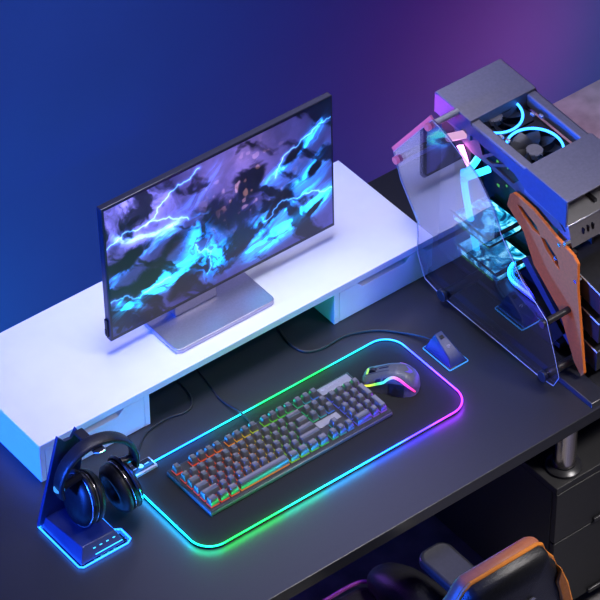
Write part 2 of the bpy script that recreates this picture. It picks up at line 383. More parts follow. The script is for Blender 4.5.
# control box on the left end of the pad's far edge
u = V((.0375, -.018, 0)); u.normalize(); w = V((-u.y, u.x, 0)) * -1
cb = V((-.527, -.185, 0))
m = MB(); c0 = V((-.5245, -.168, 0))
def ob(mb, c, ux, uy, x0, x1, y0, y1, z0, z1): mb.hexa([c + ux * x + uy * y + V((0, 0, z)) for z in (z0, z1) for y in (y0, y1) for x in (x0, x1)])
ux = V((1, 0, 0)); uy = V((0, 1, 0))
ctl = MB().box(-.553, -.499, -.2035, -.1745, .0005, .0095).build('control_box', M['grey'], pad, bevel=.0015)
MB().box(-.551, -.503, -.1990, -.1765, .0095, .0103).build('control_face', M['black'], ctl)
MB().lathe([(.001, 0), (.0055, 0), (.0055, .0012), (.0042, .0012), (.0042, .0004), (.001, .0004)], (-.528, -.188, .0103), n=20).box(-.545, -.537, -.1888, -.1872, .0103, .0109).box(-.519, -.509, -.1888, -.1872, .0103, .0109).build('control_button', M['light'], ctl)
cz = .0025
MB().tube(spline([(-.528, -.174, .006), (-.518, -.160, .004), (-.497, -.140, cz), (-.463, -.116, cz), (-.411, -.108, cz), (-.371, -.116, cz), (-.345, -.104, cz), (-.331, -.064, cz), (-.334, -.015, cz), (-.36, .08, cz), (-.38, .19, cz)]), .0021).build('cable', M['rubber'], pad)

# ------------------------------------------------------------------ keyboard
KX0, KX1, KY0, KY1, KB = -.500, -.066, -.371, -.232, .004
kb = thing('keyboard', 'black mechanical keyboard with rainbow backlight lying on the mouse pad', 'keyboard', (-.283, -.30, KB))
MB().box(KX0, KX1, KY0, KY1, KB, KB + .009).build('case', M['keybase'], kb, bevel=.002)
MB().box(KX0 + .001, KX1 - .001, KY0 + .001, KY1 - .001, KB + .009, KB + .012).build('top_plate', M['keyplate'], kb, bevel=.001)
un_ = (KX1 - KX0 - .010) / 22.5; PT = KB + .012
ky = (KY1 - KY0 - .011) / 6.35
def kcol(x):
    st = [(-.50, (.9, .07, .04)), (-.42, (.85, .08, .03)), (-.37, (.9, .22, .02)), (-.33, (.75, .45, .02)), (-.29, (.22, .65, .03)), (-.23, (.05, .6, .08)), (-.19, (.04, .4, .25)), (-.16, (.05, .18, .8)), (-.12, (.14, .10, .8)), (-.06, (.34, .08, .75))]
    for (a, c), (b, d) in zip(st, st[1:]):
        if x <= b: t = max(0, (x - a) / (b - a)); return tuple(p + (q - p) * t for p, q in zip(c, d))
    return st[-1][1]
keys = []
def row(y, items, x=0):
    for it in items:
        if isinstance(it, tuple): keys.append((x, y, it[0], it[1])); x += it[0]
        elif it < 0: x += -it
        else: keys.append((x, y, it, 1)); x += it
row(0, [1, -1, 1, 1, 1, 1, -.5, 1, 1, 1, 1, -.5, 1, 1, 1, 1, -.25, 1, 1, 1])
row(1.35, [1] * 13 + [2, -.25, 1, 1, 1, -.25, 1, 1, 1, 1])
row(2.35, [1.5] + [1] * 12 + [1.5, -.25, 1, 1, 1, -.25, 1, 1, 1, (1, 2)])
row(3.35, [1.75] + [1] * 11 + [2.25, -3.5, 1, 1, 1])
row(4.35, [2.25] + [1] * 10 + [2.75, -1.25, 1, -1.25, 1, 1, 1, (1, 2)])
row(5.35, [1.25, 1.25, 1.25, 6.25, 1.25, 1.25, 1.25, 1.25, -.25, 1, 1, 1, -.25, 2, 1])
led = MB(); capmesh = {}
for x, y, w_, h_ in keys:
    cx = KX0 + .005 + (x + w_ / 2) * un_; cy = KY1 - .0045 - (y + h_ / 2) * ky
    hw, hh = w_ * un_ / 2, h_ * ky / 2
    led.box(cx - hw + .0022, cx + hw - .0022, cy - hh + .002, cy + hh - .002, PT, PT + .0022, col=kcol(cx))
    if (w_, h_) not in capmesh:
        mm = MB(); rings = []
        for z, ins, sh in ((.0045, .0016, 0), (.008, .0023, .0003), (.0165, .0041, .0008), (.0172, .0048, .0008)):
            rings.append([V((p.x, p.y + sh, z)) for p in rrect(-hw + ins, hw - ins, -hh + ins, hh - ins, .0014, 0, n=2)])
        rings.append([V((p.x * .6 if w_ < 2 else p.x * .95, p.y * .55 + .0006, .0167)) for p in rings[-1]])
        mm.loft(rings)
        o = mm.build('keycap', M['keycap'], None, angle=40); capmesh[(w_, h_)] = o.data
    else:
        o = bpy.data.objects.new('keycap', capmesh[(w_, h_)]); COL.objects.link(o)
    o.parent = kb; o.location = V((cx, cy, PT)) - ORG[kb]
led.build('backlight', M['keyled'], kb)
badge = MB().box(KX0 + .006 + 18.5 * un_, KX1 - .006, KY1 - .0045 - ky, KY1 - .0045, PT - .0005, PT + .0012).build('badge_plate', M['badge'], kb, bevel=.0005)
MB().box(KX0 + .007 + 15.25 * un_, KX0 + .003 + 18.25 * un_, KY1 - .0045 - 4.3 * ky, KY1 - .0045 - 3.45 * ky, PT - .0005, PT + .0012).build('badge_plate', M['badge'], kb, bevel=.0005)
PT += .0012
# emblem and word mark on the plate above the number pad, indicator strip
nx = KX0 + .005 + 18.5 * un_
m = MB()
def emblem(mb, c, ux, uy, s_, h=.0006):
    up = ux.cross(uy).normalized()
    for sgn in (-1, 1):
        P = [(0, -.9), (.55, -.45), (.95, .9), (.5, .35), (.28, .05), (0, .25)]
        mb.prism([c + ux * (sgn * a * s_) + uy * (b * s_) for a, b in P], up * h)
emblem(m, V((nx + .009, KY1 - .0115, PT)), ux, uy, .0045)
for k in range(7):
    x = nx + .017 + k * .0052
    m.box(x, x + .0011, KY1 - .0135, KY1 - .0095, PT, PT + .0004)
    if k % 2: m.box(x, x + .0036, KY1 - .0105, KY1 - .0095, PT, PT + .0004)
    else: m.box(x, x + .0036, KY1 - .0135, KY1 - .0125, PT, PT + .0004)
m.build('emblem', M['light'], badge); PT -= .0012
MB().tube(spline([(-.295, KY1 - .001, .010), (-.294, -.212, .0115), (-.294, -.182, .0112), (-.296, -.13, .003), (-.285, -.065, .002), (-.28, .02, .002), (-.30, .19, .002)]), .0021).build('cable', M['rubber'], kb)

# ------------------------------------------------------------------ mouse
mc = V((-.014, -.303, .004)); hu = V((-.64, .768, 0)).normalized(); hv = V((-hu.y, hu.x, 0)); hz = V((0, 0, 1))
ms = thing('computer_mouse', 'dark grey gaming mouse with rainbow side light on the mouse pad', 'mouse', mc)
ST = [(-0.0555, 0.008, 0.0124), (-0.053, 0.018, 0.0229), (-0.045, 0.0265, 0.0353), (-0.03, 0.0315, 0.0453), (-0.012, 0.0315, 0.0477), (0.006, 0.029, 0.044), (0.022, 0.028, 0.0366), (0.038, 0.029, 0.0279), (0.049, 0.0275, 0.0211), (0.0545, 0.02, 0.0155), (0.0565, 0.012, 0.0118)]
def interp(s_):
    for a, b in zip(ST, ST[1:]):
        if s_ <= b[0]:
            t = max(0, (s_ - a[0]) / (b[0] - a[0])); return [p + (q - p) * t for p, q in zip(a, b)][1:]
    return ST[-1][1:]
def ms_pt(s_, ang, off=0):
    w_, h_ = interp(s_); c, s2 = math.cos(ang), math.sin(ang)
    x = math.copysign(abs(c) ** .75, c) * (w_ + off); z = max(abs(s2), 0) ** .8 * (h_ + off)
    if s2 < 0: z = -z
    if 0 < ang < .6 : x += .0025 * math.sin(ang / .6 * PI) * (-1)
    return mc + hu * s_ + hv * x + hz * z
rings = []
for i in range(29):
    s_ = -.0555 + .112 * i / 28
    rings.append([ms_pt(s_, PI * k / 20) for k in range(21)])
MB().loft(rings).build('shell', M['mouse'], ms, angle=60)
tr = [(.050, .34), (.038, .40), (.024, .48), (.012, .58), (.002, .80), (-.008, .92), (-.020, .84), (-.032, .66), (-.044, .42), (-.050, .22)]
tp = spline([ms_pt(a, b, .0006) for a, b in tr], 5)
cs = [(1, .75, .05), (.75, .95, .05), (.15, .9, .15), (.05, .8, .75), (.15, .6, 1), (.6, .35, .95), (.9, .1, .8), (.85, .05, .7), (1, .06, .45), (1, .05, .2)]
cols = []
for i in range(len(tp)):
    t = i / (len(tp) - 1) * (len(cs) - 1); k = min(int(t), len(cs) - 2); f_ = t - k
    cols.append(tuple(p + (q - p) * f_ for p, q in zip(cs[k], cs[k + 1])))
MB().tube(tp, [0.0017 + .0013 * math.sin(PI * i / (len(tp) - 1)) for i in range(len(tp))], n=8, cols=cols).build('light_strip', M['mouseled'], ms)
tp = spline([ms_pt(a, PI - b, .0003) for a, b in [(-.012, .8), (-.025, .72), (-.04, .5), (-.050, .25)]], 5)
MB().tube(tp, .0011, n=8, cols=[(.28, .08, .5)] * len(tp)).build('light_strip', M['mouseled'], ms)
side = MB()
sp = [[ms_pt(s_, a_, .0016) for a_ in (.02, .22, .40, .52)] for s_ in [x * .004 - .030 for x in range(9)]]
side.loft([r_ for r_ in sp], cap=False, closed=False); side.build('thumb_rest', M['satin'], ms)
btn = MB()
for s0 in (.004, .018):
    btn.loft([[ms_pt(s0 + k * .003, a_, .0018) for a_ in (.62, .74, .84)] for k in range(4)], cap=False, closed=False)
btn.build('side_button', M['black'], ms)
wp = ms_pt(.036, PI / 2, -.002)
MB().cyl(wp - hv * .0042, wp + hv * .0042, .0082, n=24).build('scroll_wheel', M['rubber'], ms, bevel=.001)
MB().tube([ms_pt(s_, PI / 2 + .02, .0002) for s_ in (.024, .014, .006)], .0012, n=6).tube([ms_pt(s_, PI / 2 - .16, .0002) for s_ in (.05, .04, .02, .004)], .0005, n=6).tube([ms_pt(s_, PI / 2 + .16, .0002) for s_ in (.05, .04, .02, .004)], .0005, n=6).build('button_seam', M['black'], ms)
MB().tube([ms_pt(.047, PI / 2 + a_, .0002) for a_ in (-.1, 0, .1, .26)], .0022, n=6, cols=[(.35, .8, .12)] * 4).build('wheel_light', M['mouseled'], ms)
lp = ms_pt(-.034, PI / 2, .0002); lx = (ms_pt(-.034, PI / 2 - .3) - ms_pt(-.034, PI / 2 + .3)).normalized(); ly = (ms_pt(-.026, PI / 2) - ms_pt(-.042, PI / 2)).normalized()
m = MB(); emblem(m, lp, lx * -1, ly, .0085, .0012); lab(m.build('emblem', M['purple'], ms), 'glowing violet emblem')

# ------------------------------------------------------------------ charging dock
dk = thing('charging_dock', 'small black wedge charging dock with blue base light beside the glass panel', 'charging dock', (.123, -.302, 0))
a0, a1, b0, b1 = .100, .1455, -.343, -.262
MB().box(a0, a1, b0, b1, .0005, .005).build('base', M['satin'], dk, bevel=.001)
MB().tube(rrect(a0 - .0008, a1 + .0008, b0 - .0008, b1 + .0008, .003, .0032, n=3), .0013, n=6, closed=True).build('light_rim', M['dockled'], dk)
MB().hexa([(a0 + .001, b0 + .001, .005), (a1 - .001, b0 + .001, .005), (a0 + .001, b1 - .002, .005), (a1 - .001, b1 - .002, .005),
           (.1075, -.331, .021), (.136, -.331, .021), (.1135, -.279, .046), (.1305, -.279, .046)]).build('body', M['standblk'], dk, bevel=.0015)
fu = V((0, .052, .025)).normalized(); fx = V((1, 0, 0)); fn = fx.cross(fu)
pc = V((.122, -.2905, .0405)); m = MB()
m.hexa([pc + fx * x + fu * y + fn * z for z in (-.002, .0010) for y in (-.004, .004) for x in (-.004, .004)])
m.build('socket', M['black'], dk)
m = MB(); ec = V((.122, -.311, .0312))
m.tube([ec + fx * (.0045 * math.cos(t) * (1 - .04 * k)) + fu * (.0028 * math.sin(t)) + fn * .0006 for k, t in enumerate([x * .5 for x in range(11)])], .0006, n=5)
m.tube([ec + fx * (.0018 * math.cos(t) + .001) + fu * (.0018 * math.sin(t)) + fn * .0006 for t in [x * .6 for x in range(9)]], .0006, n=5)
m.build('emblem', M['grey'], dk)
MB().tube(spline([(.121, -.268, .014), (.119, -.250, .012), (.099, -.207, .0045), (.060, -.164, .003), (.003, -.139, .003), (-.055, -.139, .003), (-.088, -.124, .003), (-.095, -.085, .003), (-.084, -.03, .003), (-.06, .08, .003), (-.05, .19, .003)]), .0029).build('cable', M['rubber'], dk)

# ------------------------------------------------------------------ headphone stand
hs = thing('headphone_stand', 'black headphone stand with cat-ear back plate and glowing blue base', 'headphone stand', (-.71, -.26, 0))
A0, A1, B0, B1 = -.764, -.648, -.327, -.192
outl = [(A0 + .006, B0), (A1 - .01, B0), (A1, B0 + .006), (A1, B0 + .036), (A1 - .012, B0 + .044), (A1 - .012, B1), (A0, B1), (A0, B0 + .006)]
MB().prism([(x, y, .0005) for x, y in outl], (0, 0, .004)).build('base_plate', M['acryl'], hs)
dn = []
lp_ = [V((x, y, .0028)) for x, y in outl]
for a, b in zip(lp_, lp_[1:] + lp_[:1]):
    k = max(1, int((b - a).length / .01)); dn += [a + (b - a) * i / k for i in range(k)]
MB().tube(dn, .0019, n=8, closed=True).build('light_rim', M['blueled'], hs)
MB().hexa([(A0 + .004, B0 + .004, .0045), (A1 - .014, B0 + .004, .0045), (A0 + .004, B1 - .002, .0045), (A1 - .014, B1 - .002, .0045),
           (-.742, -.303, .0255), (-.670, -.303, .0255), (-.752, -.196, .0255), (-.672, -.196, .0255)]).build('foot', M['standblk'], hs, bevel=.0012)
m = MB()
fa, fb = V((-.738, -.3165, .0125)), V((-.672, -.3165, .0125))
m.tube([fa + V((.012, -.0045, -.001)), fb + V((.006, -.0045, -.001))], .0008, n=6)
for k in range(4):
    c = fa.lerp(fb, .2 + .22 * k) + V((0, .004, .007)); m.tube([c, c + V((.005, 0, 0))], .0008, n=5)
m.build('light_dashes', M['cyan'], hs)
# leaning back plate with two ear tips
bp_ = [(-.768, .010), (-.712, .208), (-.698, .190), (-.683, .188), (-.671, .207), (-.655, .165), (-.668, .10), (-.664, .030), (-.70, .010)]
MB().prism([(x, -.199, z) for x, z in bp_], (0, .007, 0)).build('back_plate', M['standblk'], hs, bevel=.001)
hk = MB().prism([(-.679, -.199, .1965), (-.659, -.199, .1965), (-.659, -.268, .1965), (-.663, -.276, .2015), (-.675, -.276, .2015), (-.679, -.268, .1965)], (0, 0, .006)).build('hook', M['satin'], hs, bevel=.002)
lab(MB().tube([(-.6585, -.225, .2005), (-.6585, -.268, .2015), (-.663, -.2765, .2065), (-.675, -.2765, .2065), (-.6795, -.268, .2015)], .0018, n=6).build('hook_edge', M['silver'], hk), 'light metal hook edge')

# ------------------------------------------------------------------ headphones hanging on the stand
e1 = V((1, -.10, 0)).normalized(); e2 = V((-e1.y, e1.x, 0)) ; hc = V((-.666, -.250, -.008))
hp = thing('headphones', 'black over-ear headphones hanging on the stand at the desk\'s left', 'headphones', (-.667, -.254, .06))
def hpt(s_, z, d=0): return hc + e1 * s_ + e2 * d + V((0, 0, z))
R1 = .079; zc = .138; rings = []
for k in range(29):
    t = math.radians(192 - 204 * k / 28); c = hpt(R1 * math.cos(t), zc + R1 * 1.02 * math.sin(t)); n_ = e1 * math.cos(t) + V((0, 0, math.sin(t)))
    hw = .015; ht = .0058
    rings.append([c + e2 * (hw * math.copysign(abs(math.cos(q)) ** .6, math.cos(q))) + n_ * (ht * math.copysign(abs(math.sin(q)) ** .7, math.sin(q))) for q in [2 * PI * j / 16 for j in range(16)]])
MB().loft(rings).build('headband', M['leather'], hp, angle=60)
for sg in (-1, 1):
    cc = hpt(sg * .040 + (.014 if sg < 0 else .005), .088 if sg < 0 else .077); ax = (e1 * sg + e2 * (.10 * sg) + V((0, 0, .14))).normalized()
    lv = V((0, 0, 1)); sq = .84
    prof = [(.001, -.020), (.026, -.020), (.040, -.016), (.0445, -.008), (.0445, .002), (.041, .006)]
    cup = MB().lathe([(.0535, .0), (.055, .004), (.055, .014), (.048, .024), (.030, .029), (.001, .030)], cc, ax, n=36, sx=sq, up=lv).build('ear_cup', M['black'], hp, angle=45)
    MB().lathe([(.023, -.004), (.025, -.013), (.033, -.020), (.044, -.020), (.0545, -.012), (.056, -.003), (.052, .0)], cc, ax, n=36, sx=sq, up=lv).build('ear_cushion', M['cushion'], cup, angle=60)
    MB().lathe([(.001, -.005), (.028, -.006), (.028, -.003), (.001, -.003)], cc, ax, n=30, sx=sq, up=lv).build('inner_mesh', M['rubber'], cup)
    q = MB(); b2 = ax.cross(lv).normalized(); a2 = b2.cross(ax)
    q.tube([cc + ax * .0165 + (a2 * math.cos(t) + b2 * math.sin(t) * sq) * .0553 for t in [2 * PI * j / 40 for j in range(40)]], .0013, n=6, closed=True)
    q.tube([cc + ax * .003 + (a2 * math.cos(t) + b2 * math.sin(t) * sq) * .0552 for t in [2 * PI * j / 40 for j in range(40)]], .0009, n=6, closed=True)
    lab(q.build('trim_ring', M['silver'], cup), 'thin silver rings')
    y0 = hpt(sg * .0785, .136); yk = MB()
    arc = [cc + ax * .014 + (a2 * math.cos(t) + b2 * math.sin(t) * sq) * .0595 for t in [-1.2 + 2.4 * j / 10 for j in range(11)]]
    yk.tube(arc, .0035, n=8)
    yk.tube(spline([arc[5], arc[5].lerp(y0, .5) + ax * .002, y0], 5), [.0075] * 11, n=10)
    yk.build('yoke', M['satin'], hp)
    jt = hpt(sg * .0785, .138)
    MB().cyl(jt - V((0, 0, .0015)) , jt + V((0, 0, .004)), .0105, n=18).build('joint_light', M['dockled'] if sg < 0 else M['satin'], hp)

# ------------------------------------------------------------------ computer case
pc_ = thing('computer_case', 'open-frame computer case with glass side and orange wing at the desk\'s right', 'computer', (.34, -.30, 0))
BX0, BX1 = .285, .450
def bt(y): return .4265 + (y + .062) * .060            # the top unit dips slightly to the front
def bbox(m, x0, x1, y0, y1, d0, d1):                    # d measured down from the top surface
    m.hexa([V((x, y, bt(y) - d)) for d in (d1, d0) for y in (y0, y1) for x in (x0, x1)])
YB, Y1, Y2, YF = -.062, -.168, -.327, -.447
m = MB(); bbox(m, BX0, BX1, Y1, YB, 0, .050); m.build('rear_block', M['box'], pc_, bevel=.0012)
# front block: hollow shell open to the front
m = MB(); t_ = .004
bbox(m, BX0, BX1, YF, Y2, 0, t_); bbox(m, BX0, BX0 + t_, YF, Y2, t_, .063); bbox(m, BX1 - t_, BX1, YF, Y2, t_, .063); bbox(m, BX0 + t_, BX1 - t_, YF + .05, YF + .055, t_, .063)
fbk = m.build('front_block', M['box'], pc_, bevel=.001)
m = MB(); bbox(m, BX0 + t_, BX1 - t_, YF - .002, YF + .05, .060, .065); m.build('lip', M['light'], fbk, bevel=.001)
m = MB(); bbox(m, BX0 + .012, BX1 - t_, YF + .046, YF + .049, .03, .04); m.build('bar', M['dark'], fbk)
# port panel under the lip
q = [(BX0 + .012, YF + .004), (BX1 + .02, YF + .004)]
pp = MB().hexa([V((BX0 + .008, YF - .012, .292)), V((BX1 + .01, YF - .012, .292)), V((BX0 + .008, YF + .03, .292)), V((BX1 + .01, YF + .03, .292)), V((BX0 + .008, YF + .002, .337)), V((BX1 + .01, YF + .002, .337)), V((BX0 + .008, YF + .03, .337)), V((BX1 + .01, YF + .03, .337))]).build('port_panel', M['box'], pc_, bevel=.001)
m = MB()
for k in range(3):
    x = BX0 + .040 + k * .012; m.hexa([V((x + a, YF - .006 + b, .316 + c)) for c in (-.006, .006) for b in (-.003, .004) for a in (-.0014, .0014)])
m.build('port_slots', M['black'], pp)
# side rails joining the two blocks
for x0, x1 in ((BX0 + .001, BX0 + .022), (BX1 - .022, BX1 - .001)):
    m = MB(); bbox(m, x0, x1, Y2 - .02, Y1 + .02, .006, .034); m.build('side_rail', M['box'], pc_, bevel=.003)
for x in (BX0 - .0012, BX1 - .0018):
    prof = [(YB - .0005, .001), (Y1 + .004, .001), (Y1 - .004, .0085), (Y2 + .004, .0085), (Y2 - .004, .001), (YF + .0005, .001), (YF + .0005, .0625), (Y2 - .01, .054), (Y2 + .03, .036), (Y1 - .01, .031), (Y1 + .02, .040), (YB - .0005, .0485)]
    MB().prism([(x, y, bt(y) - d) for y, d in prof], (.003, 0, 0)).build('side_skin', M['boxside'], pc_)
m = MB(); bbox(m, BX0 + .021, BX1 - .021, Y2, Y1, .040, .043); m.build('fan_tray', M['dark'], pc_)
m = MB(); ztl = .02
# two fans in the opening
for fy in (-.163, -.282):
    fc = V(((BX0 + BX1) / 2 - .019, fy, bt(fy) - .026)); nrm = V((0, -.06, 1)).normalized()
    fan = MB(); fu_ = V((1, 0, 0)); fv = nrm.cross(fu_); h = .0575
    out = [fc + fu_ * a * h + fv * b * h - nrm * .010 for a, b in ((-.9, -1), (.9, -1), (1, -.9), (1, .9), (.9, 1), (-.9, 1), (-1, .9), (-1, -.9))]
    ho = [fc + (fu_ * math.cos(t) + fv * math.sin(t)) * .0545 - nrm * .010 for t in [2 * PI * k / 36 for k in range(36)]]
    fan.holed(out, [ho], nrm * .018)
    f_ = fan.build('fan', M['dark'], pc_)
    MB().tube([fc + (fu_ * math.cos(t) + fv * math.sin(t)) * .0550 + nrm * .0088 for t in [2 * PI * k / 48 for k in range(48)]], .0026, n=8, closed=True).build('light_ring', M['ring'], f_)
    MB().lathe([(.001, -.008), (.017, -.008), (.017, .003), (.0155, .0045), (.001, .0045)], fc, nrm, n=28).build('hub', M['box'], f_)
    bl = MB()
    for k in range(9):
        rings = []
        for j in range(6):
            rr = .016 + .037 * j / 5; t0 = 2 * PI * k / 9 + .35 * (j / 5) ** 1.2; wd = .30 + .04 * j / 5
            rings.append([fc + (fu_ * math.cos(t0 + g * wd) + fv * math.sin(t0 + g * wd)) * rr + nrm * (-.002 - .008 * g + e_) for g, e_ in ((-1, 0), (0, .0015), (1, 0), (1, -.0012), (0, 0), (-1, -.0012))])
        bl.loft(rings)
    bl.build('blades', M['dark'], f_)
for yy, xx in ((-.224, BX1 - .034), (-.21, BX1 - .044), (-.224, BX0 + .030), (-.24, BX0 + .034)):
    m = MB(); c = V((xx, yy, bt(yy) - .012)); m.box(c.x - .003, c.x + .003, c.y - .005, c.y + .005, c.z - .006, c.z); m.build('fan_clip', M['light'], pc_, bevel=.001)
# side gusset with triangular openings under the top unit
def yz(x, pts): return [(x, y, z) for y, z in pts]
gz = lambda pts: [(.290, y, z + .022) for y, z in pts]
MB().holed(gz([(-.10, .366), (-.16, .366), (-.32, .358), (-.40, .330), (-.44, .300), (-.40, .290), (-.31, .306), (-.21, .318), (-.17, .318), (-.12, .335)]),
           [gz([(-.190, .355), (-.222, .352), (-.200, .332)]), gz([(-.232, .352), (-.262, .350), (-.226, .328), (-.208, .330)]), gz([(-.272, .349), (-.312, .345), (-.290, .320), (-.236, .326)])], (.006, 0, 0)).build('gusset', M['gusset'], pc_)
# spine, board tray, rear frame
MB().holed(yz(.372, [(-.075, .376), (-.43, .352), (-.43, .03), (-.075, .03)]), [yz(.372, [(-.38, .10), (-.40, .10), (-.40, .28), (-.38, .28)])], (.006, 0, 0)).build('board_tray', M['dark'], pc_)
MB().prism(yz(.300, [(-.066, .378), (-.098, .376), (-.115, .20), (-.120, .018), (-.066, .018)]), (.13, 0, 0)).build('spine', M['dark'], pc_, bevel=.002)
brd = MB().box(.366, .3715, -.405, -.135, .075, .345).build('circuit_board', M['pcb'], pc_)
m = MB()
for k in range(5): m.box(.352, .366, -.245 - k * .011, -.240 - k * .011, .24, .335)
m.build('memory_module', M['satin'], brd)
m = MB(); rg = random.Random(4)
for k in range(26):
    y = rg.uniform(-.36, -.16); z = rg.uniform(.22, .335); m.box(.3515, .3525, y, y + rg.uniform(.002, .006), z, z + rg.uniform(.002, .008))
m.build('board_lights', M['green'], brd)
# two water-cooled cards glowing cyan
for z0, y0, y1 in ((.172, -.262, -.150), (.100, -.290, -.165)):
    g = MB().box(.262, .366, y0, y1, z0, z0 + .006).build('graphics_card', M['pcb'], pc_, bevel=.001)
    MB().box(.258, .345, y0 - .002, y1 - .004, z0 + .006, z0 + .024).build('coolant_block', M['cyansoft'], g, bevel=.006)
    MB().box(.256, .35, y0 - .004, y0 + .004, z0 + .024, z0 + .0275).box(.2555, .259, y0, y1, z0 + .024, z0 + .0275).build('frame', M['satin'], g)
    m = MB()
    for k in range(8): m.box(.2605, .2618, y1 - .02 - k * .012, y1 - .028 - k * .012, z0 + .001, z0 + .003)
    m.build('card_lights', M['green'], g)
MB().tube(spline([(.272, -.168, .305), (.270, -.172, .282), (.270, -.182, .24), (.272, -.192, .20), (.276, -.196, .17), (.280, -.206, .12)], 8), .0068, n=12).build('coolant_tube', M['cyan'], pc_)
MB().tube([(.270, -.170, .290), (.292, -.176, .318), (.30, -.178, .33)], .0072, n=12).tube([(.271, -.171, .287), (.305, -.205, .315)], .0072, n=12).build('coolant_joint', M['cyan'], pc_)
MB().sphere((.271, -.170, .288), .0105).build('tube_fitting', M['acryl'], pc_)
# lamp's reflection made as a glowing magenta wedge on the spine
MB().prism([(.280, -.136, .340), (.280, -.148, .348), (.280, -.172, .306)], (.006, 0, 0)).build('glow_wedge', M['pink'], pc_)
MB().box(.296, .300, -.16, -.10, .30, .372).build('wedge_holder', M['dark'], pc_)

# glass side panel with its stand-offs
GX = .2155
def gp(pts): return [(GX, y, z) for y, z in pts]
GO = [(-.024, .287), (-.136, .438), (-.162, .433), (-.267, .390), (-.319, .338), (-.345, .292), (-.408, .221), (-.484, .171), (-.512, .100), (-.528, .053), (-.514, .022), (-.480, .0165), (-.357, .0175), (-.265, .0175), (-.178, .018), (-.128, .028), (-.1035, .082), (-.1035, .120), (-.101, .159), (-.047, .232)]
gl = MB().prism(gp(GO), (.004, 0, 0)).build('glass_panel', M['glass'], pc_); lab(gl, 'tinted reflecting glass side panel')
m = MB()
for a, b in zip(GO, GO[1:] + GO[:1]):
    m.tube([(GX - .0006, *a), (GX - .0006, *b)], .0007, n=6)
m.build('edge_glint', M['grey'], gl)  # grey tubes stand in for the bright glint along the glass outline
# upper edge: the pink light falling on it is put in as emission
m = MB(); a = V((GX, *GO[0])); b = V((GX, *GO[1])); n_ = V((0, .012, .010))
m.prism([a, b, b + n_ * .6, a + n_ * .6], (.004, 0, 0)); lab(m.build('lit_edge', M['pink_lit'], gl), 'upper glass edge shown lit pink')
def standoff(y, z, x1, r, mt='satin'):
    MB().cyl((GX + .004, y, z), (x1, y, z), r).build('stand_off', M[mt], pc_, bevel=.001)
    MB().cyl((GX - .008, y, z), (GX, y, z), r * 1.25).build('stand_off_cap', M['pink_lit' if z > .25 else mt], pc_, bevel=.001)  # upper caps glow to look lit pink
standoff(-.036, .275, .30, .0065); standoff(-.128, .418, BX0 + .002, .0065, 'grey'); standoff(-.186, .026, .33, .0105); standoff(-.487, .030, .33, .0095); standoff(-.478, .160, .30, .007)
MB().cyl((.245, -.150, .388), (.292, -.150, .374), .0085).build('light_tube', M['whitepink'], pc_)
# orange wing plate
WO = [(-.290, .296), (-.296, .326), (-.306, .337), (-.326, .337), (-.366, .332), (-.432, .309), (-.480, .297), (-.493, .285), (-.497, .223), (-.517, .109), (-.531, .030), (-.524, .018), (-.502, .040), (-.451, .140), (-.374, .201), (-.340, .262)]
H1 = [(-.318, .316), (-.332, .319), (-.374, .300), (-.388, .284), (-.366, .284), (-.338, .300)]
H2 = [(-.388, .282), (-.402, .285), (-.436, .262), (-.446, .238), (-.428, .246), (-.404, .262)]
wg = MB().holed(yz(.277, WO), [yz(.277, H1), yz(.277, H2)], (.007, 0, 0)).build('wing_plate', M['copper'], pc_, bevel=.0008); lab(wg, 'orange-brown cut-out metal wing')
for y, z in ((-.432, .258), (-.49, .24), (-.44, .298), (-.455, .31)): MB().cyl((.276, y, z), (.2905, y, z), .0045, n=6).build('bolt', M['silver'], wg)
# other wing on the far side
MB().prism(yz(.455, WO), (.007, 0, 0)).build('wing_plate', M['copper'], pc_, bevel=.0008)
# lower frame and feet
for x0 in (.246, .440):
    MB().hexa([V((x0, -.592, .0005)), V((x0 + .05, -.592, .0005)), V((x0, -.06, .0005)), V((x0 + .05, -.06, .0005)), V((x0 + .004, -.586, .008)), V((x0 + .046, -.586, .008)), V((x0 + .004, -.066, .018)), V((x0 + .046, -.066, .018))]).build('foot', M['satin'], pc_, bevel=.001)
MB().box(.296, .44, -.44, -.10, .018, .030).build('floor_plate', M['dark'], pc_, bevel=.001)
m = MB(); m.prism(yz(.290, [(-.30, .018), (-.42, .018), (-.475, .10), (-.47, .29), (-.445, .29), (-.445, .11), (-.40, .045), (-.30, .04)]), (.008, 0, 0)).build('lower_frame', M['dark'], pc_)
MB().prism(yz(.290, [(-.34, .19), (-.47, .075), (-.47, .055), (-.325, .175)]), (.008, 0, 0)).build('brace', M['boxside'], pc_)
for z in (.238, .165, .092):
    tr_ = MB().hexa([V((x, y, zz + (y + .44) * .20)) for zz in (z - .05, z) for y in (-.535, -.42) for x in (.305, .44)]).build('drive_tray', M['satin'], pc_, bevel=.001)
    MB().tube([(.304, -.536, z - .019), (.304, -.42, z + .004)], .0015, n=6).build('trim_edge', M['light'], tr_)

